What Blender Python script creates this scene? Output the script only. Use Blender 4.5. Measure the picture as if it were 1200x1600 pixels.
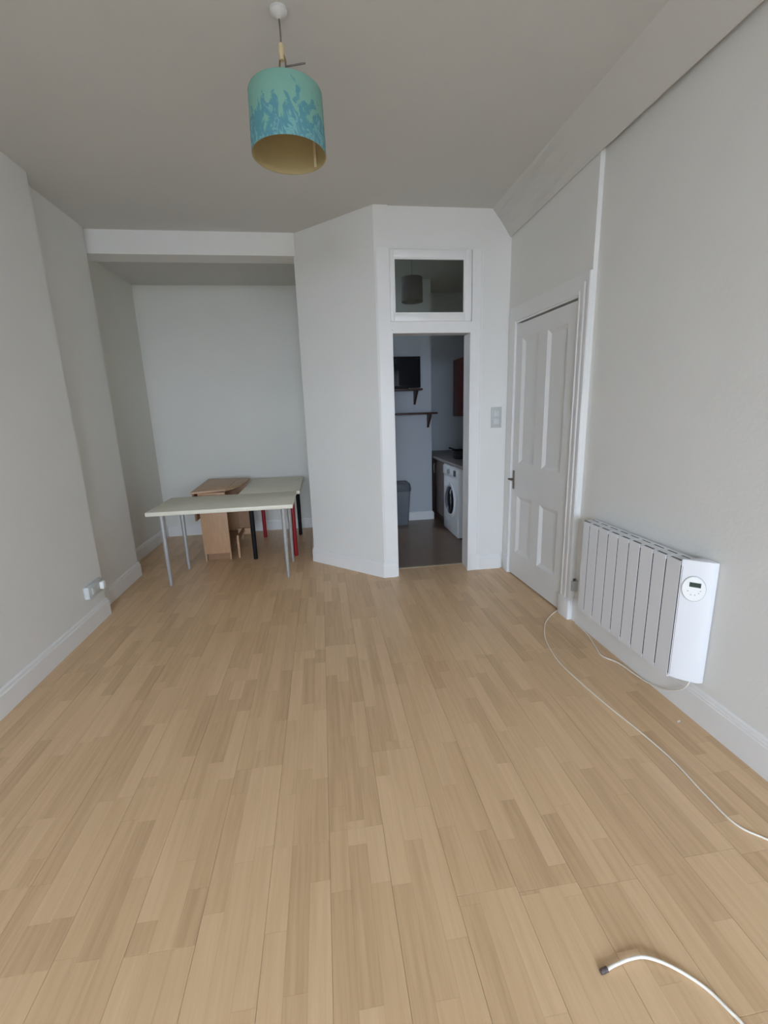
import bpy, bmesh, math, random
from mathutils import Vector, Matrix

random.seed(7)
for o in list(bpy.data.objects):
    bpy.data.objects.remove(o, do_unlink=True)
SC = bpy.context.scene
COL = SC.collection

# ------------------------------------------------------------------ camera
cam_d = bpy.data.cameras.new('camera')
cam = bpy.data.objects.new('camera', cam_d)
COL.objects.link(cam)
cam_d.sensor_fit = 'VERTICAL'
cam_d.sensor_height = 36.0
cam_d.lens = 693.0 / 1600.0 * 36.0
cam_d.clip_start = 0.02
AX = (0.98974871, -0.06154844, 0.12887701)
AY = (-0.1393604, -0.21879583, 0.9657676)
AU = (-0.03124374, -0.97382759, -0.22513031)
cam.matrix_world = Matrix(((AX[0], -AX[1], -AX[2], 0.0),
                           (AY[0], -AY[1], -AY[2], 0.0),
                           (AU[0], -AU[1], -AU[2], 1.45),
                           (0, 0, 0, 1)))
SC.camera = cam

# ------------------------------------------------------------------ daylight
world = bpy.data.worlds.new('overcast_sky')
SC.world = world
world.use_nodes = True
bg = world.node_tree.nodes['Background']
bg.inputs['Strength'].default_value = 1.0
# standard overcast sky: three times brighter overhead than at the horizon
_n = world.node_tree.nodes; _l = world.node_tree.links
_tc = _n.new('ShaderNodeTexCoord'); _sp = _n.new('ShaderNodeSeparateXYZ'); _mr = _n.new('ShaderNodeMapRange'); _cr = _n.new('ShaderNodeMix')
_cr.data_type = 'RGBA'
_l.new(_tc.outputs['Generated'], _sp.inputs[0]); _l.new(_sp.outputs['Z'], _mr.inputs['Value'])
_mr.inputs['From Min'].default_value = 0.0; _mr.inputs['From Max'].default_value = 1.0
_l.new(_mr.outputs[0], _cr.inputs[0])
SKYC = (0.80, 0.955, 1.18)
_cr.inputs[6].default_value = (*[0.8*c for c in SKYC], 1)
_cr.inputs[7].default_value = (*[2.4*c for c in SKYC], 1)
_l.new(_cr.outputs[2], bg.inputs['Color'])
# window openings: x0, x1, z0, z1
WIN = (-1.4, 0.8, 0.75, 2.45)
WALL_Y = -3.7

def portal(name, loc, rot, sx, sy):
    l = bpy.data.lights.new(name, 'AREA')
    l.shape = 'RECTANGLE'; l.size = sx; l.size_y = sy
    l.cycles.is_portal = True
    o = bpy.data.objects.new(name, l)
    o.location = loc; o.rotation_euler = rot
    COL.objects.link(o)
    return o
portal('window_daylight_portal', ((WIN[0]+WIN[1])/2, WALL_Y-0.02, (WIN[2]+WIN[3])/2),
       (math.radians(90), 0, 0), WIN[1]-WIN[0], WIN[3]-WIN[2])

SC.view_settings.view_transform = 'Standard'
SC.view_settings.look = 'None'
SC.view_settings.gamma = 1.0
SC.view_settings.use_curve_mapping = False
SC.view_settings.exposure = 4.54
SC.cycles.max_bounces = 10
SC.cycles.diffuse_bounces = 8
SC.cycles.sample_clamp_indirect = 6.0

# ------------------------------------------------------------------ materials
MATS = {}
def mat(name, col, rough=0.5, metal=0.0, var=0.0, vscale=8.0, bump=0.0, bscale=200.0, spec=0.5, stretch=None):
    if name in MATS:
        return MATS[name]
    m = bpy.data.materials.new(name)
    m.use_nodes = True
    nt = m.node_tree; N = nt.nodes; L = nt.links
    b = N['Principled BSDF']
    b.inputs['Base Color'].default_value = (*col, 1)
    b.inputs['Roughness'].default_value = rough
    b.inputs['Metallic'].default_value = metal
    b.inputs['Specular IOR Level'].default_value = spec
    tc = N.new('ShaderNodeTexCoord')
    src = tc.outputs['Object']
    if stretch:
        mp = N.new('ShaderNodeMapping'); mp.inputs['Scale'].default_value = stretch
        L.new(src, mp.inputs['Vector']); src = mp.outputs['Vector']
    if var > 0:
        n = N.new('ShaderNodeTexNoise'); n.inputs['Scale'].default_value = vscale
        n.inputs['Detail'].default_value = 5
        L.new(src, n.inputs['Vector'])
        r = N.new('ShaderNodeValToRGB')
        r.color_ramp.elements[0].position = 0.3; r.color_ramp.elements[1].position = 0.7
        r.color_ramp.elements[0].color = (*[c*(1-var) for c in col], 1)
        r.color_ramp.elements[1].color = (*[min(1, c*(1+var)) for c in col], 1)
        L.new(n.outputs['Fac'], r.inputs['Fac'])
        L.new(r.outputs['Color'], b.inputs['Base Color'])
    if bump > 0:
        n2 = N.new('ShaderNodeTexNoise'); n2.inputs['Scale'].default_value = bscale
        n2.inputs['Detail'].default_value = 3
        L.new(src, n2.inputs['Vector'])
        bp = N.new('ShaderNodeBump'); bp.inputs['Strength'].default_value = bump
        bp.inputs['Distance'].default_value = 0.003
        L.new(n2.outputs['Fac'], bp.inputs['Height'])
        L.new(bp.outputs['Normal'], b.inputs['Normal'])
    MATS[name] = m
    return m

WALL = mat('wall_paint', (0.74, 0.74, 0.715), 0.75, var=0.012, vscale=2.5, bump=0.25, bscale=60)
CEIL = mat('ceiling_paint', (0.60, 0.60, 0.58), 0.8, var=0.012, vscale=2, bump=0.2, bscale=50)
ALCW = mat('alcove_wall_paint', (0.72, 0.715, 0.665), 0.75, var=0.012, vscale=2.5, bump=0.25, bscale=60)
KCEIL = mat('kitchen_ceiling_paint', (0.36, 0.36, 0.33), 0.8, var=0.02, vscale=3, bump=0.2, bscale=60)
FRONTW = mat('front_wall_darkened', (0.30, 0.29, 0.27), 0.8, var=0.02, vscale=3, bump=0.2, bscale=60)  # unseen wall, coloured dark to cut light bouncing back near the camera
TRIM = mat('gloss_white_trim', (0.77, 0.77, 0.76), 0.35, var=0.012, vscale=6, bump=0.04, bscale=20)
DOORP = mat('door_white_paint', (0.74, 0.74, 0.73), 0.4, var=0.015, vscale=4, bump=0.05, bscale=25)
RADW = mat('radiator_white_enamel', (0.74, 0.75, 0.77), 0.3, var=0.006, vscale=10)
PLAST = mat('white_plastic', (0.85, 0.85, 0.84), 0.3, var=0.008, vscale=30)
DARK = mat('recess_shade', (0.02, 0.02, 0.022), 0.6, var=0.1, vscale=20)  # near-black colour standing in for shade in radiator gaps and slots
TABTOP = mat('cream_laminate', (0.74, 0.71, 0.585), 0.4, var=0.015, vscale=12)
STEEL = mat('silver_powdercoat', (0.40, 0.40, 0.395), 0.4, metal=0.3, var=0.03, vscale=30)
BLACK = mat('black_powdercoat', (0.008, 0.008, 0.009), 0.6, spec=0.25, var=0.1, vscale=30)
RED = mat('red_powdercoat', (0.33, 0.012, 0.022), 0.35, var=0.05, vscale=30)
WOOD = mat('beech_veneer', (0.47, 0.285, 0.16), 0.5, var=0.08, vscale=5, bump=0.05, bscale=40, stretch=(14, 14, 1.2))
WOODT = mat('beech_veneer_top', (0.50, 0.32, 0.19), 0.45, var=0.07, vscale=5, bump=0.05, bscale=40, stretch=(14, 1.2, 14))
WOODE = mat('beech_dark_and_shade', (0.28, 0.15, 0.075), 0.5, var=0.08, vscale=8, stretch=(10, 10, 2))
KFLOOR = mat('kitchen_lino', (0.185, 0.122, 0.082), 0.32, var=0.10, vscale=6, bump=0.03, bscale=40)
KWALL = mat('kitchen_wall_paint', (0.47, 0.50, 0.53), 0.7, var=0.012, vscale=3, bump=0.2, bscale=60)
BROWNU = mat('brown_unit', (0.13, 0.09, 0.075), 0.5, var=0.06, vscale=6, stretch=(8, 8, 1))
REDWOOD = mat('mahogany_unit', (0.10, 0.022, 0.018), 0.45, var=0.15, vscale=6, stretch=(8, 8, 1))
SHELFW = mat('dark_shelf_wood', (0.055, 0.022, 0.014), 0.5, var=0.12, vscale=8, stretch=(1.5, 10, 10))
WORKT = mat('worktop_laminate', (0.20, 0.165, 0.15), 0.4, var=0.15, vscale=60)
BINB = mat('bin_grey', (0.19, 0.20, 0.225), 0.5, var=0.03, vscale=15)
BINL = mat('bin_lid_grey', (0.10, 0.11, 0.12), 0.45, var=0.03, vscale=15)
WMW = mat('washer_white', (0.80, 0.82, 0.84), 0.3, var=0.006, vscale=15)
GLASSD = mat('dark_door_glass', (0.006, 0.006, 0.008), 0.06, var=0.05, vscale=10)
BRONZE = mat('bronze_handle', (0.16, 0.12, 0.095), 0.4, metal=0.7, var=0.08, vscale=40)
CABLEW = mat('cream_cable', (0.80, 0.76, 0.68), 0.45, var=0.03, vscale=25)
CABLEG = mat('pale_grey_cable', (0.62, 0.62, 0.62), 0.45, var=0.03, vscale=25)
METALD = mat('dull_connector_metal', (0.16, 0.14, 0.14), 0.4, metal=0.7, var=0.2, vscale=120)
SWG = mat('switch_grey', (0.50, 0.52, 0.51), 0.45, var=0.06, vscale=90)
SWR = mat('switch_rocker', (0.58, 0.60, 0.59), 0.4, var=0.04, vscale=60)
CREAMP = mat('aged_cream_plastic', (0.60, 0.50, 0.30), 0.45, var=0.08, vscale=50)
CORDD = mat('grey_brown_cord', (0.13, 0.115, 0.10), 0.6, var=0.1, vscale=60)
CORDB = mat('brown_flex', (0.22, 0.15, 0.07), 0.5, var=0.2, vscale=80)
LINER = mat('lampshade_liner', (0.38, 0.30, 0.14), 0.7, var=0.03, vscale=8)
LCD = mat('lcd_display', (0.03, 0.055, 0.045), 0.2, var=0.1, vscale=40)
KSHADE = mat('dark_shade_fabric', (0.035, 0.034, 0.042), 0.8, var=0.05, vscale=20)
BRASSG = mat('threshold_metal', (0.42, 0.34, 0.24), 0.4, metal=0.5, var=0.1, vscale=30)
OUTG = mat('street_ground', (0.09, 0.09, 0.085), 0.9, var=0.1, vscale=1)

def floor_material():
    m = bpy.data.materials.new('laminate_three_strip'); m.use_nodes = True
    nt = m.node_tree; N = nt.nodes; L = nt.links
    b = N['Principled BSDF']
    tc = N.new('ShaderNodeTexCoord'); oi = N.new('ShaderNodeObjectInfo')
    sp = N.new('ShaderNodeSeparateXYZ'); L.new(tc.outputs['Object'], sp.inputs[0])
    def M(op, a, bb=None, c=None):
        n = N.new('ShaderNodeMath'); n.operation = op
        for i, v in enumerate((a, bb, c)):
            if v is None: continue
            if isinstance(v, (int, float)): n.inputs[i].default_value = v
            else: L.new(v, n.inputs[i])
        return n.outputs[0]
    strip = M('FLOOR', M('DIVIDE', sp.outputs['X'], 0.19/3))
    rnd = M('MULTIPLY', oi.outputs['Random'], 97.0)
    off = N.new('ShaderNodeTexWhiteNoise'); off.noise_dimensions = '2D'
    cv = N.new('ShaderNodeCombineXYZ'); L.new(strip, cv.inputs[0]); L.new(rnd, cv.inputs[1])
    L.new(cv.outputs[0], off.inputs['Vector'])
    yy = M('DIVIDE', M('ADD', sp.outputs['Y'], M('MULTIPLY', off.outputs['Value'], 0.43)), 0.43)
    piece = M('FLOOR', yy)
    cv2 = N.new('ShaderNodeCombineXYZ'); L.new(strip, cv2.inputs[0]); L.new(piece, cv2.inputs[1]); L.new(rnd, cv2.inputs[2])
    wn = N.new('ShaderNodeTexWhiteNoise'); wn.noise_dimensions = '3D'; L.new(cv2.outputs[0], wn.inputs['Vector'])
    # grain
    cg = N.new('ShaderNodeCombineXYZ')
    L.new(M('MULTIPLY', sp.outputs['X'], 34.0), cg.inputs[0])
    L.new(M('MULTIPLY', sp.outputs['Y'], 1.6), cg.inputs[1])
    L.new(M('MULTIPLY', wn.outputs['Value'], 40.0), cg.inputs[2])
    ng = N.new('ShaderNodeTexNoise'); ng.inputs['Scale'].default_value = 1.5; ng.inputs['Detail'].default_value = 6
    ng.inputs['Roughness'].default_value = 0.6; ng.inputs['Distortion'].default_value = 0.35
    L.new(cg.outputs[0], ng.inputs['Vector'])
    nf = N.new('ShaderNodeTexNoise'); nf.inputs['Scale'].default_value = 1.0; nf.inputs['Detail'].default_value = 2
    cf = N.new('ShaderNodeCombineXYZ')
    L.new(M('MULTIPLY', sp.outputs['X'], 220.0), cf.inputs[0]); L.new(M('MULTIPLY', sp.outputs['Y'], 9.0), cf.inputs[1])
    L.new(M('MULTIPLY', wn.outputs['Value'], 40.0), cf.inputs[2])
    L.new(cf.outputs[0], nf.inputs['Vector'])
    # seams between strips (printed thin lines)
    fx = M('FRACT', M('DIVIDE', sp.outputs['X'], 0.19/3))
    edge = M('MINIMUM', fx, M('SUBTRACT', 1.0, fx))
    seam = M('LESS_THAN', edge, 0.018)
    fy = M('FRACT', yy)
    edgey = M('MINIMUM', fy, M('SUBTRACT', 1.0, fy))
    seamy = M('LESS_THAN', edgey, 0.003)
    sm = M('MAXIMUM', seam, seamy)
    t = M('ADD', M('MULTIPLY', wn.outputs['Value'], 0.34), M('ADD', M('MULTIPLY', ng.outputs['Fac'], 0.72), M('MULTIPLY', nf.outputs['Fac'], 0.12)))
    r = N.new('ShaderNodeValToRGB'); cr = r.color_ramp
    cr.elements[0].position = 0.34; cr.elements[0].color = (0.51, 0.335, 0.187, 1)
    cr.elements[1].position = 0.85; cr.elements[1].color = (0.69, 0.48, 0.285, 1)
    e = cr.elements.new(0.55); e.color = (0.605, 0.408, 0.232, 1)
    L.new(t, r.inputs['Fac'])
    mx = N.new('ShaderNodeMix'); mx.data_type = 'RGBA'; mx.blend_type = 'MULTIPLY'
    L.new(M('MULTIPLY', sm, 0.16), mx.inputs[0]); L.new(r.outputs['Color'], mx.inputs[6])
    mx.inputs[7].default_value = (0.55, 0.45, 0.38, 1)
    L.new(mx.outputs[2], b.inputs['Base Color'])
    rr = M('ADD', 0.29, M('MULTIPLY', ng.outputs['Fac'], 0.14))
    L.new(rr, b.inputs['Roughness'])
    b.inputs['Specular IOR Level'].default_value = 0.45
    bp = N.new('ShaderNodeBump'); bp.inputs['Strength'].default_value = 0.06; bp.inputs['Distance'].default_value = 0.001
    L.new(nf.outputs['Fac'], bp.inputs['Height']); L.new(bp.outputs['Normal'], b.inputs['Normal'])
    return m
LAM = floor_material()

def shade_material():
    m = bpy.data.materials.new('aqua_printed_shade'); m.use_nodes = True
    nt = m.node_tree; N = nt.nodes; L = nt.links
    b = N['Principled BSDF']; b.inputs['Roughness'].default_value = 0.8
    tc = N.new('ShaderNodeTexCoord')
    sp = N.new('ShaderNodeSeparateXYZ'); L.new(tc.outputs['Object'], sp.inputs[0])
    at = N.new('ShaderNodeMath'); at.operation = 'ARCTAN2'; L.new(sp.outputs['Y'], at.inputs[0]); L.new(sp.outputs['X'], at.inputs[1])
    cv = N.new('ShaderNodeCombineXYZ')
    ml = N.new('ShaderNodeMath'); ml.operation = 'MULTIPLY'; ml.inputs[1].default_value = 2.6; L.new(at.outputs[0], ml.inputs[0])
    mz = N.new('ShaderNodeMath'); mz.operation = 'MULTIPLY'; mz.inputs[1].default_value = 11.0; L.new(sp.outputs['Z'], mz.inputs[0])
    L.new(ml.outputs[0], cv.inputs[0]); L.new(mz.outputs[0], cv.inputs[1])
    n = N.new('ShaderNodeTexNoise'); n.inputs['Scale'].default_value = 1.25; n.inputs['Detail'].default_value = 4; n.inputs['Roughness'].default_value = 0.58
    n.inputs['Distortion'].default_value = 0.9
    L.new(cv.outputs[0], n.inputs['Vector'])
    # the print is denser near the bottom of the shade (local z 0 .. 0.21)
    mr = N.new('ShaderNodeMapRange'); mr.inputs['From Min'].default_value = 0.0; mr.inputs['From Max'].default_value = 0.19
    mr.inputs['To Min'].default_value = 0.17; mr.inputs['To Max'].default_value = -0.13
    L.new(sp.outputs['Z'], mr.inputs['Value'])
    ad = N.new('ShaderNodeMath'); ad.operation = 'ADD'; L.new(n.outputs['Fac'], ad.inputs[0]); L.new(mr.outputs[0], ad.inputs[1])
    r = N.new('ShaderNodeValToRGB'); cr = r.color_ramp
    cr.elements[0].position = 0.50; cr.elements[0].color = (0.19, 0.385, 0.315, 1)
    cr.elements[1].position = 0.545; cr.elements[1].color = (0.085, 0.265, 0.30, 1)
    e = cr.elements.new(0.64); e.color = (0.085, 0.245, 0.31, 1)
    e = cr.elements.new(0.68); e.color = (0.18, 0.40, 0.385, 1)
    e = cr.elements.new(0.76); e.color = (0.085, 0.24, 0.31, 1)
    L.new(ad.outputs[0], r.inputs['Fac'])
    L.new(r.outputs['Color'], b.inputs['Base Color'])
    return m
SHADE = shade_material()

def glass_material():
    m = bpy.data.materials.new('clear_glass'); m.use_nodes = True
    nt = m.node_tree; N = nt.nodes; L = nt.links
    for n in list(N): N.remove(n)
    out = N.new('ShaderNodeOutputMaterial'); mix = N.new('ShaderNodeMixShader')
    tr = N.new('ShaderNodeBsdfTransparent'); gl = N.new('ShaderNodeBsdfGlossy'); fr = N.new('ShaderNodeFresnel')
    tr.inputs['Color'].default_value = (0.84, 0.86, 0.80, 1); gl.inputs['Roughness'].default_value = 0.02
    fr.inputs['IOR'].default_value = 1.5
    L.new(fr.outputs[0], mix.inputs[0]); L.new(tr.outputs[0], mix.inputs[1]); L.new(gl.outputs[0], mix.inputs[2])
    L.new(mix.outputs[0], out.inputs[0])
    return m
GLASS = glass_material()

# ------------------------------------------------------------------ mesh helpers
def box(bm, x0, x1, y0, y1, z0, z1, bev=0.0, seg=2):
    vs = [bm.verts.new((x, y, z)) for x in (x0, x1) for y in (y0, y1) for z in (z0, z1)]
    fs = [(0, 1, 3, 2), (4, 6, 7, 5), (0, 4, 5, 1), (2, 3, 7, 6), (0, 2, 6, 4), (1, 5, 7, 3)]
    faces = [bm.faces.new([vs[i] for i in f]) for f in fs]
    if bev > 0:
        es = list({e for f in faces for e in f.edges})
        bmesh.ops.bevel(bm, geom=es, offset=bev, segments=seg, affect='EDGES', profile=0.5)

def prism(bm, pts, z0, z1):
    a = [bm.verts.new((p[0], p[1], z0)) for p in pts]
    b = [bm.verts.new((p[0], p[1], z1)) for p in pts]
    n = len(pts)
    bm.faces.new(a[::-1]); bm.faces.new(b)
    for i in range(n):
        j = (i+1) % n
        bm.faces.new((a[i], a[j], b[j], b[i]))

def loft(bm, rings, close=True, caps=True):
    R = [[bm.verts.new(p) for p in r] for r in rings]
    n = len(R[0])
    for a, b in zip(R, R[1:]):
        for i in range(n if close else n-1):
            j = (i+1) % n
            bm.faces.new((a[i], a[j], b[j], b[i]))
    if caps:
        bm.faces.new(R[0][::-1]); bm.faces.new(R[-1])

def lathe(bm, prof, seg=32, axis='z', c=(0, 0, 0), cap=False, sx=1, sy=1):
    rings = []
    for r, h in prof:
        ring = []
        for k in range(seg):
            a = 2*math.pi*k/seg
            u, v = r*math.cos(a)*sx, r*math.sin(a)*sy
            p = {'z': (u, v, h), 'x': (h, u, v), 'y': (u, h, v)}[axis]
            ring.append((p[0]+c[0], p[1]+c[1], p[2]+c[2]))
        rings.append(ring)
    loft(bm, rings, True, cap)

def tube(bm, pts, r, seg=10, smooth_n=0):
    P = [Vector(p) for p in pts]
    if smooth_n:
        Q = []
        for i in range(len(P)-1):
            p0 = P[max(i-1, 0)]; p1 = P[i]; p2 = P[i+1]; p3 = P[min(i+2, len(P)-1)]
            for k in range(smooth_n):
                t = k/smooth_n
                Q.append(0.5*((2*p1)+(-p0+p2)*t+(2*p0-5*p1+4*p2-p3)*t*t+(-p0+3*p1-3*p2+p3)*t**3))
        Q.append(P[-1]); P = Q
    rings = []
    up = Vector((0, 0, 1))
    prev = None
    for i, p in enumerate(P):
        d = (P[min(i+1, len(P)-1)]-P[max(i-1, 0)]).normalized()
        if prev is None:
            ref = up if abs(d.dot(up)) < 0.9 else Vector((1, 0, 0))
            s = d.cross(ref).normalized()
        else:
            s = (prev - d*prev.dot(d)).normalized()
        prev = s
        t = d.cross(s)
        rr = r
        if isinstance(r, (list, tuple)):
            q = i*(len(r)-1)/(len(P)-1); q0 = min(int(q), len(r)-2); rr = r[q0]+(r[q0+1]-r[q0])*(q-q0)
        rings.append([tuple(p+(s*math.cos(2*math.pi*k/seg)+t*math.sin(2*math.pi*k/seg))*rr) for k in range(seg)])
    loft(bm, rings, True, True)

def obj(name, bm, m, parent=None, smooth=False, loc=None, rotz=None):
    bmesh.ops.recalc_face_normals(bm, faces=bm.faces)
    me = bpy.data.meshes.new(name)
    bm.to_mesh(me); bm.free()
    me.materials.append(m)
    if smooth:
        for p in me.polygons: p.use_smooth = True
        try: me.set_sharp_from_angle(angle=math.radians(35))
        except Exception: pass
    o = bpy.data.objects.new(name, me)
    COL.objects.link(o)
    if parent is not None: o.parent = parent
    if loc: o.location = loc
    if rotz is not None: o.rotation_euler.z = rotz
    return o

def bmnew(): return bmesh.new()

def part_box(name, m, parent, *b, bev=0.0, seg=2):
    bm = bmnew(); box(bm, *b, bev=bev, seg=seg)
    return obj(name, bm, m, parent, smooth=bev > 0)

def struct(name, bm, m, parent=None, smooth=False):
    o = obj(name, bm, m, parent, smooth)
    if parent is None: o['kind'] = 'structure'
    return o

def tag(o, label, cat, group=None):
    o['label'] = label; o['category'] = cat
    if group: o['group'] = group
    return o

def thing(name, label, cat, loc=(0, 0, 0), rotz=0.0, group=None):
    o = bpy.data.objects.new(name, None); COL.objects.link(o)
    o.location = loc; o.rotation_euler.z = rotz
    o.empty_display_size = 0.05
    return tag(o, label, cat, group)

def sempty(name, loc=(0, 0, 0), rotz=0.0):
    o = bpy.data.objects.new(name, None); COL.objects.link(o)
    o.location = loc; o.rotation_euler.z = rotz; o['kind'] = 'structure'
    return o

def sweep(bm, path, prof):
    """skirting: prof = [(offset to the LEFT of travel, z)], mitred along a plan polyline"""
    P = [Vector(p) for p in path]
    rings = []
    for i, p in enumerate(P):
        ns = []
        if i > 0:
            d = (P[i]-P[i-1]).normalized(); ns.append(Vector((-d.y, d.x)))
        if i < len(P)-1:
            d = (P[i+1]-P[i]).normalized(); ns.append(Vector((-d.y, d.x)))
        n = ns[0] if len(ns) == 1 else (ns[0]+ns[1]).normalized()
        k = 1.0 if len(ns) == 1 else 1.0/max(0.3, n.dot(ns[0]))
        rings.append([(p.x+n.x*k*o, p.y+n.y*k*o, z) for o, z in prof])
    loft(bm, rings, True, True)

# ------------------------------------------------------------------ the room shell
CZ = 2.93
# floor: sub-floor slab with separate laminate boards
bm = bmnew(); box(bm, -2.0, 1.66, WALL_Y, 5.63, -0.06, -0.0095)
box(bm, 1.661, 1.95, WALL_Y-0.3, 3.869, -0.06, 0.0); box(bm, -2.25, -2.001, WALL_Y-0.3, 5.77, -0.06, 0.0)
box(bm, -2.0, 1.66, WALL_Y-0.3, WALL_Y-0.001, -0.06, 0.0); box(bm, -2.0, 0.449, 5.631, 5.77, -0.06, 0.0)
floor = struct('floor', bm, WOODE)
BW, BL = 0.19, 1.285
x_start = 0.131 - BW*11
meshes = {}
def plank_mesh(w0, w1, l0, l1):
    key = tuple(round(v, 4) for v in (w0, w1, l0, l1))
    if key in meshes: return meshes[key]
    bm = bmnew(); g = 0.0003; c = 0.0006
    lo = [(w0+g, l0+g), (w1-g, l0+g), (w1-g, l1-g), (w0+g, l1-g)]
    hi = [(w0+g+c, l0+g+c), (w1-g-c, l0+g+c), (w1-g-c, l1-g-c), (w0+g+c, l1-g-c)]
    loft(bm, [[(x, y, -0.009) for x, y in lo], [(x, y, -0.0005) for x, y in lo], [(x, y, 0.0) for x, y in hi]])
    bmesh.ops.recalc_face_normals(bm, faces=bm.faces)
    me = bpy.data.meshes.new('plank'); bm.to_mesh(me); bm.free()
    me.materials.append(LAM); meshes[key] = me
    return me
k = 0
row = 0
x = x_start
while x < 1.645:
    ymax = 3.868 if x > 0.2 else 5.618
    xa, xb = max(x, -1.958), min(x+BW, 1.645)
    if xb - xa > 0.01:
        y = WALL_Y - random.choice((0.1, 0.42, 0.75, 1.08)) - 0.08*random.random()
        while y < ymax:
            l0 = max(0.0, WALL_Y - y); l1 = min(BL, ymax - y)
            if l1 - l0 > 0.03:
                o = bpy.data.objects.new('plank', plank_mesh(xa-x, xb-x, l0, l1))
                COL.objects.link(o); o.parent = floor; o.location = (x, y, 0)
            y += BL
    x += BW
    row += 1

# ceiling
bm = bmnew(); box(bm, -2.25, 1.95, WALL_Y-0.3, 4.46, CZ, CZ+0.12)
struct('ceiling', bm, CEIL)

# left side: chimney breast, shallow recess, alcove side
bm = bmnew(); prism(bm, [(-2.25, WALL_Y-0.3), (-1.685, WALL_Y-0.3), (-1.685, 3.372), (-1.77, 3.374), (-1.772, 4.215), (-2.25, 4.215)], 0, CZ)
struct('wall_left', bm, WALL)
bm = bmnew(); box(bm, -2.25, -1.96, 4.215, 5.62, 0, CZ)
struct('wall_alcove_left', bm, ALCW)
bm = bmnew(); box(bm, -2.25, -0.02, 5.62, 5.77, 0, CZ)
struct('wall_alcove_back', bm, ALCW)
# lintel over the alcove and the alcove ceiling
bm = bmnew(); box(bm, -1.96, -0.13, 4.25, 4.455, 2.752, CZ)
struct('wall_alcove_lintel', bm, WALL)
bm = bmnew(); box(bm, -1.96, -0.13, 4.456, 5.62, 2.865, CZ+0.1)
struct('ceiling_alcove', bm, CEIL)
# angled cupboard block between alcove and kitchen door
bm = bmnew(); prism(bm, [(-0.142, 4.272), (0.478, 3.676), (0.59, 3.676), (0.59, 3.87), (0.45, 3.87), (0.45, 5.62), (-0.155, 5.62)], 0, CZ)
struct('wall_angled', bm, WALL)
# wall with the kitchen doorway and the fanlight opening above it
OX0, OX1, DZ, TZ0, TZ1 = 0.59, 1.258, 2.052, 2.118, 2.634
YF, YB = 3.69, 3.87
bm = bmnew()
box(bm, OX0, OX1, YF, YB, DZ, TZ0)
box(bm, OX0, OX1, YF, YB, TZ1, CZ)
box(bm, OX1, 1.66, YF, YB, 0, CZ)
struct('wall_back', bm, WALL)

# right: recessed radiator wall, door wall (slightly skewed), sloping cove
bm = bmnew(); box(bm, 1.641, 1.95, WALL_Y-0.3, 2.615, 0, CZ)
struct('wall_right', bm, WALL)
A = Vector((1.612, 2.64)); B = Vector((1.572, 3.69)); dW = (B-A).normalized(); nW = Vector((dW.y, -dW.x))  # nW points into the wall (+x)
ANG = math.atan2(dW.y, dW.x)
def W(s, off=0.0):
    p = A + dW*s + nW*off
    return (p.x, p.y)
def wpris(bm, s0, s1, o0, o1, z0, z1):
    prism(bm, [W(s0, o0), W(s1, o0), W(s1, o1), W(s0, o1)], z0, z1)
bm = bmnew()
wpris(bm, -0.025, 0.085, 0, 0.28, 0, CZ)
wpris(bm, 0.925, 1.06, 0, 0.28, 0, CZ)
wpris(bm, 0.085, 0.925, 0, 0.28, 2.092, CZ)
wpris(bm, 0.085, 0.925, 0.14, 0.28, 0, 2.092)
struct('wall_right_doorway', bm, WALL)
bm = bmnew()
def cove_ring(y, xb, zb):
    pts = [(1.41, CZ)]
    for t in (0.25, 0.5, 0.75):
        pts.append((1.41+(xb-1.41)*t, CZ+(zb-CZ)*t + 0.008*math.sin(math.pi*t)))
    pts += [(xb, zb), (xb+0.007, zb), (xb+0.007, zb+0.075), (1.95, zb+0.075), (1.95, CZ)]
    return [(p[0], y, p[1]) for p in pts]
loft(bm, [cove_ring(WALL_Y, 1.602, 2.79), cove_ring(2.62, 1.602, 2.788), cove_ring(3.69, 1.560, 2.735)])
struct('ceiling_cove', bm, CEIL)

# window wall behind the camera
bm = bmnew()
x0, x1, z0, z1 = WIN
box(bm, -1.685, x0, WALL_Y-0.3, WALL_Y, 0, CZ); box(bm, x1, 1.641, WALL_Y-0.3, WALL_Y, 0, CZ)
box(bm, x0, x1, WALL_Y-0.3, WALL_Y, 0, z0); box(bm, x0, x1, WALL_Y-0.3, WALL_Y, z1, CZ)
struct('wall_front', bm, FRONTW)
win = sempty('window_2', (0, WALL_Y-0.12, 0))
def wf(name, *b): part_box(name, TRIM, win, *b)
wf('frame', x0, x0+0.05, -0.03, 0.03, z0, z1); wf('frame', x1-0.05, x1, -0.03, 0.03, z0, z1)
wf('frame', x0+0.05, x1-0.05, -0.03, 0.03, z0, z0+0.05); wf('frame', x0+0.05, x1-0.05, -0.03, 0.03, z1-0.05, z1)
wf('sash_bar', x0+0.05, x1-0.05, -0.02, 0.02, (z0+z1)/2-0.02, (z0+z1)/2+0.02)
wf('sash_bar', (x0+x1)/2-0.02, (x0+x1)/2+0.02, -0.025, 0.025, z0+0.05, z1-0.05)
bm = bmnew(); box(bm, -40, 40, -60, WALL_Y-0.35, -4.2, -4.0)
struct('ground_outside', bm, OUTG)

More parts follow.
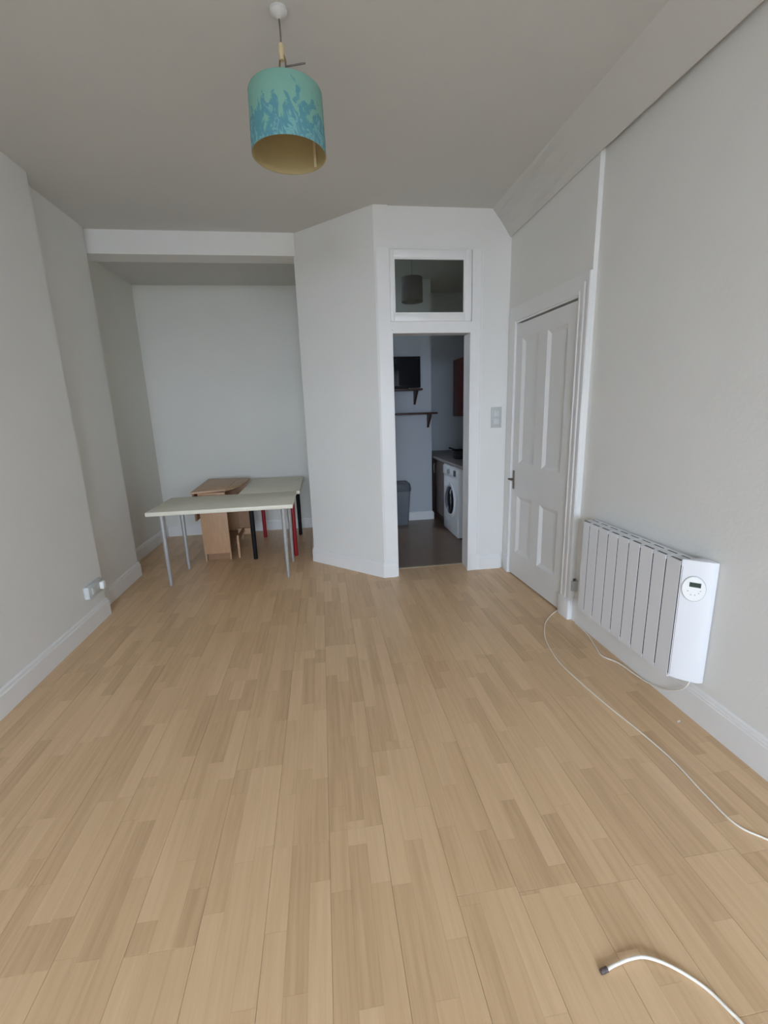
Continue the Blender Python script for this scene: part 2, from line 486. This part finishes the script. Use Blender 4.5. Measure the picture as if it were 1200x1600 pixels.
# skirting boards
SK = [(0, 0), (0.017, 0), (0.017, 0.108), (0.012, 0.116), (0.011, 0.128), (0.004, 0.136), (0, 0.136)]
def skirt(name, path, prof=SK):
    bm = bmnew(); sweep(bm, path, prof); return struct(name, bm, TRIM)
rev = lambda pr: [(-o, z) for o, z in pr]
skirt('baseboard_left', [(-1.685, WALL_Y), (-1.685, 3.3725), (-1.77, 3.3745), (-1.772, 4.215), (-1.96, 4.2151)], rev(SK))
skirt('baseboard_alcove', [(-1.96, 4.24), (-1.96, 5.62), (-0.155, 5.62)], rev(SK))
skirt('baseboard_angled', [(-0.1545, 5.60), (-0.142, 4.272), (0.478, 3.676), (0.588, 3.676)], rev(SK))
skirt('baseboard_back', [(1.345, 3.69), (1.545, 3.69)], rev(SK))
SKR = [(0, 0), (0.014, 0), (0.014, 0.125), (0.0115, 0.130), (0.0115, 0.138), (0.009, 0.143), (0.008, 0.152), (0.003, 0.16), (0, 0.16)]
skirt('baseboard_right', [(1.641, WALL_Y), (1.641, 2.612)], SKR)

# architrave of the kitchen doorway (trim), lining, threshold
bm = bmnew()
box(bm, OX1-0.006, 1.338, YF-0.012, YF, 0.15, 2.64)
box(bm, OX1-0.006, OX1+0.012, YF-0.02, YF-0.012, 0.15, 2.055)
box(bm, 1.326, 1.338, YF-0.018, YF-0.012, 0.15, 2.64)
struct('trim_1', bm, TRIM)
bm = bmnew(); box(bm, OX1-0.006, 1.345, YF-0.018, YF, 0.0, 0.15, bev=0.003)
struct('trim_2', bm, TRIM)
bm = bmnew(); box(bm, 0.492, OX0, 3.664, 3.676, 0.137, 2.64)
struct('trim_3', bm, TRIM)
bm = bmnew()
box(bm, OX0, OX0+0.015, 3.672, YB, 0, DZ)                       # left lining
box(bm, OX1-0.020, OX1, 3.672, 3.70, 0, DZ-0.02)               # bead right
box(bm, OX1-0.008, OX1, 3.70, YB, 0, DZ-0.02)                  # right lining
box(bm, OX0+0.015, OX1, 3.672, 3.70, DZ-0.02, DZ+0.006)
box(bm, OX0+0.015, OX1, 3.70, YB, DZ-0.01, DZ)
struct('trim_4', bm, TRIM)
bm = bmnew(); box(bm, OX0+0.015, OX1-0.008, 3.855, 3.885, -0.002, 0.004, bev=0.0015)
struct('trim_5', bm, BRASSG)
# horizontal rail between doorway and fanlight
bm = bmnew(); box(bm, OX0, OX1-0.006, 3.676, YF, DZ+0.006, TZ0)
struct('trim_6', bm, TRIM)

# fanlight
fan = sempty('window_1')
fx0, fx1 = 0.591, 1.243
def fpart(*b): part_box('window_frame', TRIM, fan, *b, bev=0.003)
fpart(fx0, 0.622, 3.662, 3.71, TZ0, TZ1-0.004); fpart(1.190, fx1, 3.662, 3.71, TZ0, TZ1-0.004)
fpart(0.622, 1.190, 3.662, 3.71, 2.574, TZ1-0.004); fpart(0.622, 1.190, 3.662, 3.71, TZ0, 2.174)
for b in ((0.622, 0.632, 3.668, 3.685, 2.174, 2.574), (1.180, 1.190, 3.668, 3.685, 2.174, 2.574),
          (0.632, 1.180, 3.668, 3.685, 2.564, 2.574), (0.632, 1.180, 3.668, 3.685, 2.174, 2.184)):
    part_box('glazing_bead', TRIM, fan, *b)
part_box('pane', GLASS, fan, 0.622, 1.190, 3.686, 3.690, 2.174, 2.574)

# ------------------------------------------------------------------ panelled door on the right
door = sempty('door_1', (A.x, A.y, 0), ANG)   # local x = along wall away from camera, local -y = into the wall (+x world)
# into-room direction is local +y
DF = -0.004                                      # door face, set slightly back from wall face
s0, s1, zt = 0.098, 0.912, 2.066
pan = [(0.205, 0.448, 0.985, 1.955), (0.555, 0.80, 0.985, 1.945), (0.165, 0.43, 0.225, 0.715), (0.54, 0.79, 0.215, 0.705)]
pan = [(0.20, 0.447, 0.985, 1.952), (0.568, 0.812, 0.985, 1.952), (0.20, 0.447, 0.225, 0.712), (0.568, 0.812, 0.225, 0.712)]
bm = bmnew()
def db(a, b, c, d): box(bm, a, b, DF-0.035, DF, c, d)
db(s0, 0.20, 0.012, zt); db(0.812, s1, 0.012, zt); db(0.447, 0.568, 0.012, zt)
for a, b in ((0.20, 0.447), (0.568, 0.812)):
    db(a, b, 0.012, 0.225); db(a, b, 0.712, 0.985); db(a, b, 1.952, zt)
leaf = struct('door_leaf', bm, DOORP, door)
for a, b, c, d in pan:
    bm = bmnew()
    w = 0.028; dz = 0.016
    r0 = [(a, c), (b, c), (b, d), (a, d)]; r1 = [(a+w, c+w), (b-w, c+w), (b-w, d-w), (a+w, d-w)]
    loft(bm, [[(p[0], DF-0.034, p[1]) for p in r0], [(p[0], DF-0.001, p[1]) for p in r0], [(p[0], DF-dz, p[1]) for p in r1]])
    obj('panel', bm, DOORP, door)
# handle
pl = part_box('handle_plate', BRONZE, door, 0.868, 0.893, DF, DF+0.006, 0.762, 0.918, bev=0.002)
bm = bmnew(); tube(bm, [(0.88, DF+0.004, 0.848), (0.88, DF+0.042, 0.848)], 0.007)
tube(bm, [(0.883, DF+0.045, 0.848), (0.86, DF+0.048, 0.848), (0.80, DF+0.046, 0.846)], [0.0085, 0.0075, 0.006])
obj('lever', bm, BRONZE, pl, smooth=True)
# frame: stop, architrave, plinths
bm = bmnew()
box(bm, 0.085, s0-0.003, -0.05, 0.001, 0, 2.085); box(bm, s1+0.003, 0.925, -0.05, 0.001, 0, 2.085)
box(bm, s0-0.003, s1+0.003, -0.05, 0.002, 2.080, 2.092)
obj('door_lining', bm, TRIM, door)
def arch(name, a, b, c, d):
    part_box(name, TRIM, door, a, b, 0.0, 0.010, c, d)
arch('architrave', -0.025, 0.088, 0.145, 2.20); arch('architrave', 0.922, 1.02, 0.145, 2.20); arch('architrave', 0.088, 0.922, 2.092, 2.20)
part_box('moulding', TRIM, door, 0.018, 0.040, 0.010, 0.017, 0.145, 2.15, bev=0.003)
part_box('moulding', TRIM, door, -0.025, 0.002, 0.010, 0.016, 0.145, 2.20, bev=0.003)
part_box('moulding', TRIM, door, 0.070, 0.082, 0.010, 0.014, 0.145, 2.11, bev=0.002)
part_box('plinth_block', TRIM, door, -0.028, 0.092, 0.0, 0.020, 0.0, 0.145, bev=0.003)
part_box('plinth_block', TRIM, door, 0.920, 1.02, 0.0, 0.014, 0.0, 0.145, bev=0.003)

# ------------------------------------------------------------------ kitchen shell
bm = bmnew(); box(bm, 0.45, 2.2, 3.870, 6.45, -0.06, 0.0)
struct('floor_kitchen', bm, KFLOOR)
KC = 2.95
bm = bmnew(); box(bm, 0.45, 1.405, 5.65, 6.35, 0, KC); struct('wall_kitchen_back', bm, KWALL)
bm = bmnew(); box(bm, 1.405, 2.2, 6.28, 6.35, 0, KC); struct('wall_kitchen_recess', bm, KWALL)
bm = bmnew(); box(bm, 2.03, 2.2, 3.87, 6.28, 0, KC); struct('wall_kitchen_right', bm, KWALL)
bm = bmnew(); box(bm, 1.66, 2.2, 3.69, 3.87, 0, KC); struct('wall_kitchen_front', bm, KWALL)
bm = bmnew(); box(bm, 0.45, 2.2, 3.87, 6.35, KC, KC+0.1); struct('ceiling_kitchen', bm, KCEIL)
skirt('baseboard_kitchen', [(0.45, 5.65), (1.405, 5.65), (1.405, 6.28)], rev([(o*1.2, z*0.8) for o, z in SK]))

# ------------------------------------------------------------------ tables
def table_leg(parent, x, y, h, m, r0, r1):
    bm = bmnew()
    lathe(bm, [(r1*0.9, 0.0), (r1, 0.006), (r1*1.02, 0.02), (r0, h*0.75), (r0, h-0.012), (r0*1.5, h-0.010), (r0*1.5, h)], 20, cap=True)
    return obj('leg', bm, m, parent, smooth=True, loc=(x, y, 0))
ZT = 0.692
t1 = thing('table', 'long cream-topped table with four tapered silver legs, nearest the camera', 'table', (-0.872, 4.08, 0))
part_box('tabletop', TABTOP, t1, -0.588, 0.592, -0.335, 0.325, ZT-0.034, ZT, bev=0.003)
for x, y in ((-1.387, 3.886), (-1.35, 4.304), (-0.374, 3.878), (-0.358, 4.302)):
    table_leg(t1, x+0.872, y-4.08, ZT-0.034, STEEL, 0.020, 0.013)
t2 = thing('table', 'cream-topped table with two black and two red legs against the alcove wall', 'table', (-0.545, 4.90, 0))
part_box('tabletop', TABTOP, t2, -0.293, 0.297, -0.487, 0.50, ZT-0.034, ZT, bev=0.003)
for x, y, m, l in ((-0.743, 4.472, BLACK, 'black leg'), (-0.741, 5.289, RED, 'red leg'), (-0.336, 4.481, RED, 'red leg'), (-0.324, 5.298, BLACK, 'black leg')):
    lg = table_leg(t2, x+0.545, y-4.90, ZT-0.034, m, 0.0235, 0.021); lg['label'] = l + ' of the table'

# drop-leaf table behind
t3 = thing('drop_leaf_table', 'beech drop-leaf table with narrow solid end panel, behind the cream tables', 'table', (-1.11, 4.9, 0))
ox, oy = 1.11, -4.9
def poly_part(name, m, parent, pts, z0, z1, bev=0.003):
    bm = bmnew(); prism(bm, [(p[0]+ox, p[1]+oy) for p in pts], z0, z1)
    es = [e for e in bm.edges]
    bmesh.ops.bevel(bm, geom=es, offset=bev, segments=2, affect='EDGES', profile=0.5)
    return obj(name, bm, m, parent, smooth=True)
TZ = 0.722
poly_part('tabletop', WOODT, t3, [(-1.30, 4.465), (-0.985, 4.56), (-0.985, 5.335), (-1.345, 5.40)], TZ-0.02, TZ)
poly_part('leaf', WOODT, t3, [(-0.982, 4.562), (-0.93, 4.66), (-0.885, 4.80), (-0.860, 4.97), (-0.856, 5.10), (-0.860, 5.315), (-0.982, 5.335)], TZ-0.02, TZ)
part_box('end_panel', WOOD, t3, -1.245+ox, -0.985+ox, 4.50+oy, 4.522+oy, 0.075, TZ-0.021, bev=0.003)
part_box('end_panel', WOOD, t3, -1.245+ox, -0.985+ox, 5.25+oy, 5.272+oy, 0.075, TZ-0.021, bev=0.003)
part_box('plinth', WOODE, t3, -1.222+ox, -1.004+ox, 4.545+oy, 4.555+oy, 0.0, 0.099)
part_box('shelf', WOODE, t3, -1.23+ox, -1.0+ox, 4.523+oy, 5.249+oy, 0.10, 0.12)
part_box('rail', WOODE, t3, -1.235+ox, -1.215+ox, 4.523+oy, 5.249+oy, 0.60, TZ-0.021)
for x in (-1.24, -1.0):
    for y in (4.505, 5.25):
        part_box('foot', WOOD, t3, x-0.0+ox, x+0.014+ox, y+oy, y+0.02+oy, 0.0, 0.075)
hang = part_box('hanging_leaf', WOODE, t3, -1.30+ox, -1.282+ox, 4.52+oy, 5.24+oy, 0.42, TZ-0.024, bev=0.004)
gate = part_box('gate_leg', WOODE, t3, -0.955+ox, -0.842+ox, 4.915+oy, 4.93+oy, 0.225, TZ-0.024)  # darker beech puts the shadow under the leaf into its colour
part_box('gate_rail', WOOD, gate, -0.975+ox, -0.842+ox, 4.90+oy, 4.935+oy, 0.155, 0.222)
part_box('gate_foot', WOOD, gate, -0.925+ox, -0.905+ox, 4.545+oy, 4.565+oy, 0.0, 0.24)
part_box('gate_stretcher', WOODE, gate, -0.925+ox, -0.905+ox, 4.566+oy, 4.898+oy, 0.19, 0.225)

# ------------------------------------------------------------------ pendant lamp
LX, LY = -0.062, 2.084
lamp = thing('pendant_lamp', 'aqua and blue printed drum lampshade hanging from the ceiling rose', 'lamp', (LX, LY, CZ))
bm = bmnew(); lathe(bm, [(0.033, 0.0), (0.033, -0.010), (0.027, -0.018), (0.014, -0.023), (0.006, -0.030)], 28, cap=True)
obj('ceiling_rose', bm, CEIL, lamp, smooth=True)
bm = bmnew(); tube(bm, [(0, 0, -0.03), (0.0015, 0, -0.08), (0.0, 0, -0.112)], 0.003, smooth_n=4)
obj('cord', bm, CORDD, lamp, smooth=True)
bm = bmnew(); lathe(bm, [(0.006, -0.105), (0.010, -0.108), (0.012, -0.135), (0.009, -0.142), (0.009, -0.16)], 18, cap=True)
obj('cord_grip', bm, CREAMP, lamp, smooth=True)
bm = bmnew(); tube(bm, [(-0.008, 0, -0.215), (-0.010, 0, -0.18), (-0.004, 0, -0.148), (0.006, 0, -0.142), (0.013, 0, -0.16), (0.012, 0, -0.19), (0.006, 0, -0.215)], 0.0035, smooth_n=5)
obj('cord_loop', bm, CORDB, lamp, smooth=True)
bm = bmnew(); lathe(bm, [(0.012, -0.20), (0.018, -0.205), (0.019, -0.262), (0.022, -0.268), (0.022, -0.30), (0.016, -0.305)], 20, cap=True)
obj('lamp_holder', bm, CREAMP, lamp, smooth=True)
bm = bmnew(); tube(bm, [(0.012, -0.012, -0.186), (0.088, -0.03, -0.182)], 0.0032)
obj('spider_arm', bm, METALD, lamp, smooth=True)
# shade: local z 0 at the bottom rim
SZ0, SZ1 = 2.452, 2.662
R0, R1 = 0.1465, 0.1425
shx = 0.004
bm = bmnew(); h = SZ1-SZ0
lathe(bm, [(R0, 0.0), (R0-0.001, 0.07), (R1+0.001, 0.14), (R1, h-0.006), (R1-0.003, h)], 72)
sh = obj('lamp_shade', bm, SHADE, lamp, smooth=True, loc=(shx, 0, SZ0-CZ))
bm = bmnew(); lathe(bm, [(R0-0.0005, 0.0), (R0-0.004, 0.001), (R1-0.005, h-0.008), (R1-0.004, h-0.001)], 72)
obj('lining', bm, LINER, sh, smooth=True)
bm = bmnew(); box(bm, 0.098, 0.108, 0.082, 0.0835, 0.004, h-0.012); obj('seam_strip', bm, CREAMP, sh)
bm = bmnew()
lathe(bm, [(0.027, h-0.03), (0.030, h-0.027), (0.027, h-0.024), (0.024, h-0.027), (0.027, h-0.03)], 24)
for a in (0.5, 2.6, 4.7):
    tube(bm, [(0.028*math.cos(a), 0.028*math.sin(a), h-0.027), (0.137*math.cos(a), 0.137*math.sin(a), h-0.012)], 0.002, seg=8)
obj('spider_ring', bm, PLAST, sh, smooth=True)

# ------------------------------------------------------------------ radiator
rad = thing('radiator', 'white ribbed electric wall radiator with round control dial beside the door', 'radiator', (1.641, 2.0, 0.19))
rx, ry, rz = 1.641, 2.0, 0.19
edges = [2.425, 2.338, 2.252, 2.164, 2.080, 1.994, 1.911, 1.822, 1.739, 1.652]
FX = 1.532
part_box('gap_shade_core', DARK, rad, FX+0.0012-rx, 1.60-rx, 1.643-ry, 2.40-ry, 0.21-rz, 0.74-rz)  # black block nearly flush with the fins, painting shade into their gaps
for i in range(9):
    ya, yb = edges[i+1]+0.0032, edges[i]-0.0032
    bm = bmnew()
    rows = []
    c = 0.001 if i else 0.022
    pts = [(FX+0.0008, ya), (FX, ya+0.0008), (FX, yb-c), (FX+c, yb), (1.625, yb), (1.625, ya)]
    prism(bm, [(p[0]-rx, p[1]-ry) for p in pts], 0.190-rz, 0.757-rz)
    es = [e for e in bm.edges if abs(e.verts[0].co.z-e.verts[1].co.z) < 1e-6]
    bmesh.ops.bevel(bm, geom=es, offset=0.0008, segments=1, affect='EDGES', profile=0.5)
    fin = obj('fin', bm, RADW, rad, smooth=True)
    part_box('vent_slot', DARK, fin, FX+0.010-rx, FX+0.020-rx, ya+0.012-ry, yb-0.010-ry, 0.752-rz, 0.7578-rz)  # dark strips laid on the fin top as the shade of open slots
    part_box('vent_slot', DARK, fin, FX+0.062-rx, FX+0.069-rx, ya+0.012-ry, yb-0.010-ry, 0.752-rz, 0.7578-rz)
# end cap with control dial
bm = bmnew()
cap = [(FX-0.001, 1.6475), (FX+0.003, 1.641), (FX+0.013, 1.632), (FX+0.033, 1.611), (FX+0.055, 1.591), (FX+0.078, 1.573), (FX+0.09, 1.566), (1.635, 1.566), (1.635, 1.6475)]
prism(bm, [(p[0]-rx, p[1]-ry) for p in cap], 0.198-rz, 0.772-rz)
es = [e for e in bm.edges if abs(e.verts[0].co.z-e.verts[1].co.z) < 1e-6]
bmesh.ops.bevel(bm, geom=es, offset=0.004, segments=2, affect='EDGES', profile=0.5)
capo = obj('control_cap', bm, RADW, rad, smooth=True)
dial = bpy.data.objects.new('tmp', None)
fn = Vector((-0.69, -0.724, 0)).normalized()
fu = Vector((0, 0, 1)); fr = fn.cross(fu) * -1
if fr.y > 0: fr = -fr         # image-right direction on the face (towards camera)
fc = Vector((1.5675, 1.609, 0.645)) - Vector((rx, ry, rz))
def face_disc(name, m, c, r_w, r_h, d0, d1, parent, seg=40, ring=None):
    bm = bmnew(); rings = []
    prof = ring or [(1.0, d0), (1.0, d1-0.0015), (0.97, d1)]
    for k_, d in prof:
        rings.append([tuple(c + fr*(r_w*k_*math.cos(2*math.pi*q/seg)) + fu*(r_h*k_*math.sin(2*math.pi*q/seg)) + fn*d) for q in range(seg)])
    loft(bm, rings, True, ring is None)
    return obj(name, bm, m, parent, smooth=True)
face_disc('dial_shadow_ring', SWG, fc, 0.0455, 0.0590, -0.012, 0.0035, capo)  # grey ring puts the shadow outline of the dial into colour
dl = face_disc('control_dial', PLAST, fc, 0.043, 0.056, -0.01, 0.0065, capo)
def face_box(name, m, c, hw, hh, d0, d1, parent):
    bm = bmnew()
    q = [(-hw, -hh), (hw, -hh), (hw, hh), (-hw, hh)]
    loft(bm, [[tuple(c+fr*a+fu*b+fn*d) for a, b in q] for d in (d0, d1)])
    return obj(name, bm, m, parent)
bpy.data.objects.remove(dial)
def rad_on(face_u, face_v): return fc + fr*face_u + fu*face_v
# display and buttons belong to the cap (kept at sub-part depth)
face_box('display', LCD, rad_on(0.004, 0.020), 0.021, 0.0105, 0.004, 0.0075, capo)
for u, v in ((-0.020, -0.012), (-0.008, -0.027), (0.007, -0.026), (0.020, -0.016), (0.025, -0.004)):
    face_disc('button', SWG, rad_on(u, v), 0.003, 0.0025, 0.004, 0.0075, capo, seg=10)
# flex
bm = bmnew()
tube(bm, [(1.605-rx, 1.60-ry, 0.215-rz), (1.606-rx, 1.612-ry, 0.165-rz), (1.612-rx, 1.66-ry, 0.105-rz), (1.614-rx, 1.75-ry, 0.045-rz), (1.612-rx, 1.86-ry, 0.012-rz), (1.606-rx, 1.95-ry, 0.0045-rz),
          (1.590-rx, 2.069-ry, 0.004-rz), (1.548-rx, 2.147-ry, 0.004-rz), (1.572-rx, 2.251-ry, 0.004-rz), (1.610-rx, 2.40-ry, 0.0045-rz), (1.618-rx, 2.55-ry, 0.0045-rz)], 0.0036, smooth_n=6)
obj('power_cord', bm, CABLEW, rad, smooth=True)
# little grey box on the wall edge
cl = thing('cable_clip', 'small grey plastic box on the wall edge beside the white radiator', 'clip', (1.612, 2.60, 0.215))
part_box('body', SWG, cl, -0.006, 0.030, -0.012, 0.012, 0.0, 0.072, bev=0.003)
part_box('hook', METALD, cl, 0.004, 0.018, -0.010, 0.008, 0.0721, 0.086, bev=0.002)

# ------------------------------------------------------------------ cables on the floor
bm = bmnew()
tube(bm, [(1.640, 2.765, 0.006), (1.60, 2.750, 0.004), (1.531, 2.701, 0.0035), (1.45, 2.62, 0.0035), (1.393, 2.537, 0.0035), (1.32, 2.38, 0.0035), (1.275, 2.164, 0.0035), (1.279, 1.971, 0.0035), (1.305, 1.735, 0.0035), (1.335, 1.549, 0.0035), (1.351, 1.38, 0.0035), (1.342, 1.213, 0.0035), (1.346, 1.083, 0.0035), (1.404, 1.01, 0.0035), (1.47, 0.90, 0.0035), (1.50, 0.6, 0.0035), (1.42, 0.2, 0.0035)], 0.0032, smooth_n=8)
tag(obj('floor_cable', bm, CABLEW, smooth=True), 'long cream cable snaking across the floor from under the white door', 'cable')
c2 = thing('aerial_cable', 'short cream aerial cable end with dark metal plug lying on the floor', 'cable', (0.646, 0.776, 0.0))
bm = bmnew()
tube(bm, [(p[0]-0.646, p[1]-0.776, p[2]) for p in [(0.654, 0.7765, 0.007), (0.677, 0.781, 0.008), (0.726, 0.786, 0.010), (0.77, 0.782, 0.010), (0.822, 0.755, 0.007), (0.871, 0.707, 0.0042), (0.893, 0.657, 0.0042), (0.904, 0.625, 0.0042), (0.93, 0.50, 0.0042), (1.0, 0.30, 0.0042), (1.15, 0.1, 0.0042)]], 0.0040, smooth_n=8)
obj('cable', bm, CABLEW, c2, smooth=True)
bm = bmnew(); lathe(bm, [(0.003, -0.014), (0.0062, -0.013), (0.0068, -0.004), (0.0062, 0.002), (0.0068, 0.004), (0.0068, 0.007), (0.004, 0.0085)], 14, axis='x', c=(0, 0, 0.0068), cap=True)
obj('plug', bm, METALD, c2, smooth=True, rotz=0.15)
bm = bmnew(); prism(bm, [(0, 0), (0.018, 0.004), (0.022, 0.012), (0.008, 0.010)], 0, 0.0012)
tag(obj('paper_scrap', bm, PLAST, loc=(1.545, 1.575, 0.0002)), 'tiny white paper scrap on the floor near the right skirting', 'scrap')

# ------------------------------------------------------------------ switch and socket
sw = thing('light_switch', 'grey double light switch plate on the wall left of the white door', 'switch', (1.480, 3.69, 1.268))
part_box('plate', SWG, sw, -0.046, 0.046, -0.009, 0, 0, 0.172, bev=0.003)
for z in (0.028, 0.096):
    part_box('rocker', SWR, sw, -0.024, 0.024, -0.013, -0.0085, z, z+0.048, bev=0.002)
so = thing('wall_socket', 'white surface socket box low on the left chimney breast', 'socket', (-1.685, 3.225, 0.232))
part_box('back_box', SWR, so, 0.0, 0.028, -0.115, 0.10, 0.0, 0.088, bev=0.003)
part_box('face_plate', SWR, so, 0.028, 0.034, -0.115, 0.075, 0.0, 0.088, bev=0.002)
part_box('plug', PLAST, so, 0.0345, 0.062, 0.03, 0.075, 0.018, 0.072, bev=0.006)
part_box('plug', SWR, so, 0.0345, 0.040, -0.075, -0.03, 0.02, 0.07, bev=0.002)

# ------------------------------------------------------------------ kitchen contents
wm = thing('washing_machine', 'white front-loading washing machine with dark round door under the worktop', 'washing machine', (1.44, 4.91, 0))
part_box('body', WMW, wm, 0.0, 0.56, -0.29, 0.29, 0.012, 0.80, bev=0.012, seg=3)
for yy in (-0.25, 0.25):
    for xx in (0.05, 0.5):
        bm = bmnew(); lathe(bm, [(0.02, 0), (0.02, 0.013)], 12, c=(xx, yy, 0), cap=True); obj('foot', bm, BLACK, wm)
part_box('control_panel', WMW, wm, -0.008, 0.001, -0.275, 0.275, 0.675, 0.785, bev=0.003)
part_box('detergent_drawer', WMW, wm, -0.014, -0.007, 0.10, 0.265, 0.69, 0.775, bev=0.003)
part_box('display', GLASSD, wm, -0.0095, -0.007, -0.225, -0.14, 0.70, 0.765)
bm = bmnew(); lathe(bm, [(0.030, -0.007), (0.030, -0.020), (0.024, -0.026), (0.0, -0.026)], 24, axis='x', c=(0, 0.03, 0.732)); obj('dial', bm, STEEL, wm, smooth=True)
bm = bmnew(); lathe(bm, [(0.205, 0.002), (0.203, -0.008), (0.19, -0.014), (0.172, -0.014), (0.162, -0.008), (0.160, 0.002)], 48, axis='x', c=(0, -0.0, 0.40)); dr = obj('door_ring', bm, WMW, wm, smooth=True)
bm = bmnew(); lathe(bm, [(0.163, -0.006), (0.155, -0.018), (0.12, -0.032), (0.06, -0.040), (0.0005, -0.042)], 40, axis='x', c=(0, 0, 0.40)); obj('door_glass', bm, GLASSD, dr, smooth=True)

un = thing('base_cabinet', 'dark brown kitchen base cabinet at the far end of the worktop', 'cabinet', (1.46, 5.70, 0))
part_box('body', BROWNU, un, 0.02, 0.55, -0.48, 0.56, 0.10, 0.808)
part_box('plinth', BROWNU, un, 0.05, 0.52, -0.48, 0.56, 0.0, 0.0995)
for a, b in ((-0.478, 0.038), (0.042, 0.558)):
    d = part_box('door', BROWNU, un, 0.0, 0.0195, a, b, 0.105, 0.803, bev=0.002)
    bm = bmnew(); tube(bm, [(0, b-0.06, 0.62), (-0.02, b-0.06, 0.625), (-0.02, b-0.06, 0.735), (0, b-0.06, 0.74)], 0.004, seg=8); obj('handle', bm, STEEL, d, smooth=True)
bm = bmnew(); box(bm, 1.418, 2.028, 4.40, 6.275, 0.814, 0.850, bev=0.004)
tag(obj('worktop', bm, WORKT, smooth=True), 'grey-brown kitchen worktop running over the washing machine', 'worktop')
pan_ = thing('saucepan', 'dark saucepan standing on the kitchen worktop', 'pan', (1.66, 5.16, 0.850))
bm = bmnew(); lathe(bm, [(0.0, 0.0), (0.10, 0.0), (0.115, 0.012), (0.125, 0.095), (0.131, 0.10), (0.122, 0.097), (0.112, 0.015), (0.0, 0.012)], 32); obj('pot', bm, BLACK, pan_, smooth=True)
bm = bmnew(); tube(bm, [(-0.03, 0.115, 0.085), (-0.06, 0.19, 0.098), (-0.085, 0.26, 0.105)], [0.008, 0.009, 0.011], smooth_n=3); obj('handle', bm, BLACK, pan_, smooth=True)

wc = thing('wall_cabinet', 'dark red-brown wall cabinet high on the right of the kitchen', 'cabinet', (1.73, 5.30, 1.335))
part_box('body', REDWOOD, wc, 0.02, 0.30, -0.49, 0.49, 0.0, 0.70)
for a, b in ((-0.488, -0.002), (0.002, 0.488)):
    d = part_box('door', REDWOOD, wc, 0.0, 0.0195, a, b, 0.003, 0.697, bev=0.003)
    part_box('door_panel', REDWOOD, d, -0.004, -0.0002, a+0.06, b-0.06, 0.07, 0.63, bev=0.002)

def shelf(label, x0_, x1_, z, brs, depth):
    t = thing('wall_shelf', label, 'shelf', ((x0_+x1_)/2, 5.65, z))
    hw = (x1_-x0_)/2
    part_box('board', SHELFW, t, -hw, hw, -depth, 0, -0.022, 0, bev=0.002)
    for bx_ in brs:
        bm = bmnew(); c = bx_-(x0_+x1_)/2
        pr = [(0, -0.023), (-depth*0.85, -0.023), (-depth*0.82, -0.04), (-0.03, -0.17), (-0.022, -0.19), (0, -0.19)]
        loft(bm, [[(c-0.012, p[0], p[1]) for p in pr], [(c+0.012, p[0], p[1]) for p in pr]])
        obj('bracket', bm, SHELFW, t)
    return t
shelf('upper dark wooden shelf on the kitchen wall holding the black television', 0.62, 1.245, 1.686, (0.72, 1.185), 0.22)
shelf('empty lower dark wooden shelf on the kitchen wall with one bracket visible', 0.62, 1.435, 1.398, (0.75, 1.355), 0.20)
tv = thing('television', 'black flat television standing on the upper kitchen shelf', 'television', (0.93, 5.54, 1.6865))
part_box('casing', BLACK, tv, -0.36, 0.308, -0.03, 0.04, 0.012, 0.375, bev=0.006)
part_box('screen', GLASSD, tv, -0.34, 0.288, -0.0315, -0.0295, 0.035, 0.355)
part_box('stand', BLACK, tv, -0.15, 0.15, -0.07, 0.07, 0.0, 0.013, bev=0.003)

bn = thing('waste_bin', 'grey plastic waste bin with dark lid beside the kitchen wall', 'bin', (0.90, 5.50, 0))
def rrect(hw, hd, r, z, n=5):
    pts = []
    for cx, cy, a0 in ((hw-r, hd-r, 0), (-hw+r, hd-r, 90), (-hw+r, -hd+r, 180), (hw-r, -hd+r, 270)):
        for q in range(n):
            a = math.radians(a0+90*q/(n-1)); pts.append((cx+r*math.cos(a), cy+r*math.sin(a), z))
    return pts
bm = bmnew(); loft(bm, [rrect(0.135, 0.095, 0.03, 0.0), rrect(0.14, 0.10, 0.03, 0.01), rrect(0.165, 0.122, 0.035, 0.44)]); obj('body', bm, BINB, bn, smooth=True)
bm = bmnew(); loft(bm, [rrect(0.170, 0.127, 0.035, 0.440), rrect(0.174, 0.130, 0.035, 0.47), rrect(0.165, 0.122, 0.035, 0.53), rrect(0.15, 0.108, 0.035, 0.545)]); obj('lid', bm, BINL, bn, smooth=True)

kl = thing('pendant_lamp', 'dark grey lampshade in the kitchen, seen through the glass over the doorway', 'lamp', (1.0, 4.80, KC))
bm = bmnew(); lathe(bm, [(0.04, 0), (0.04, -0.015), (0.012, -0.03)], 20, cap=True); obj('ceiling_rose', bm, PLAST, kl, smooth=True)
bm = bmnew(); tube(bm, [(0, 0, -0.028), (0, 0, -0.26)], 0.003, seg=8); obj('cord', bm, CORDD, kl, smooth=True)
bm = bmnew(); lathe(bm, [(0.109, 2.51-KC), (0.108, 2.62-KC), (0.105, 2.735-KC), (0.010, 2.738-KC)], 40); obj('lamp_shade', bm, KSHADE, kl, smooth=True)
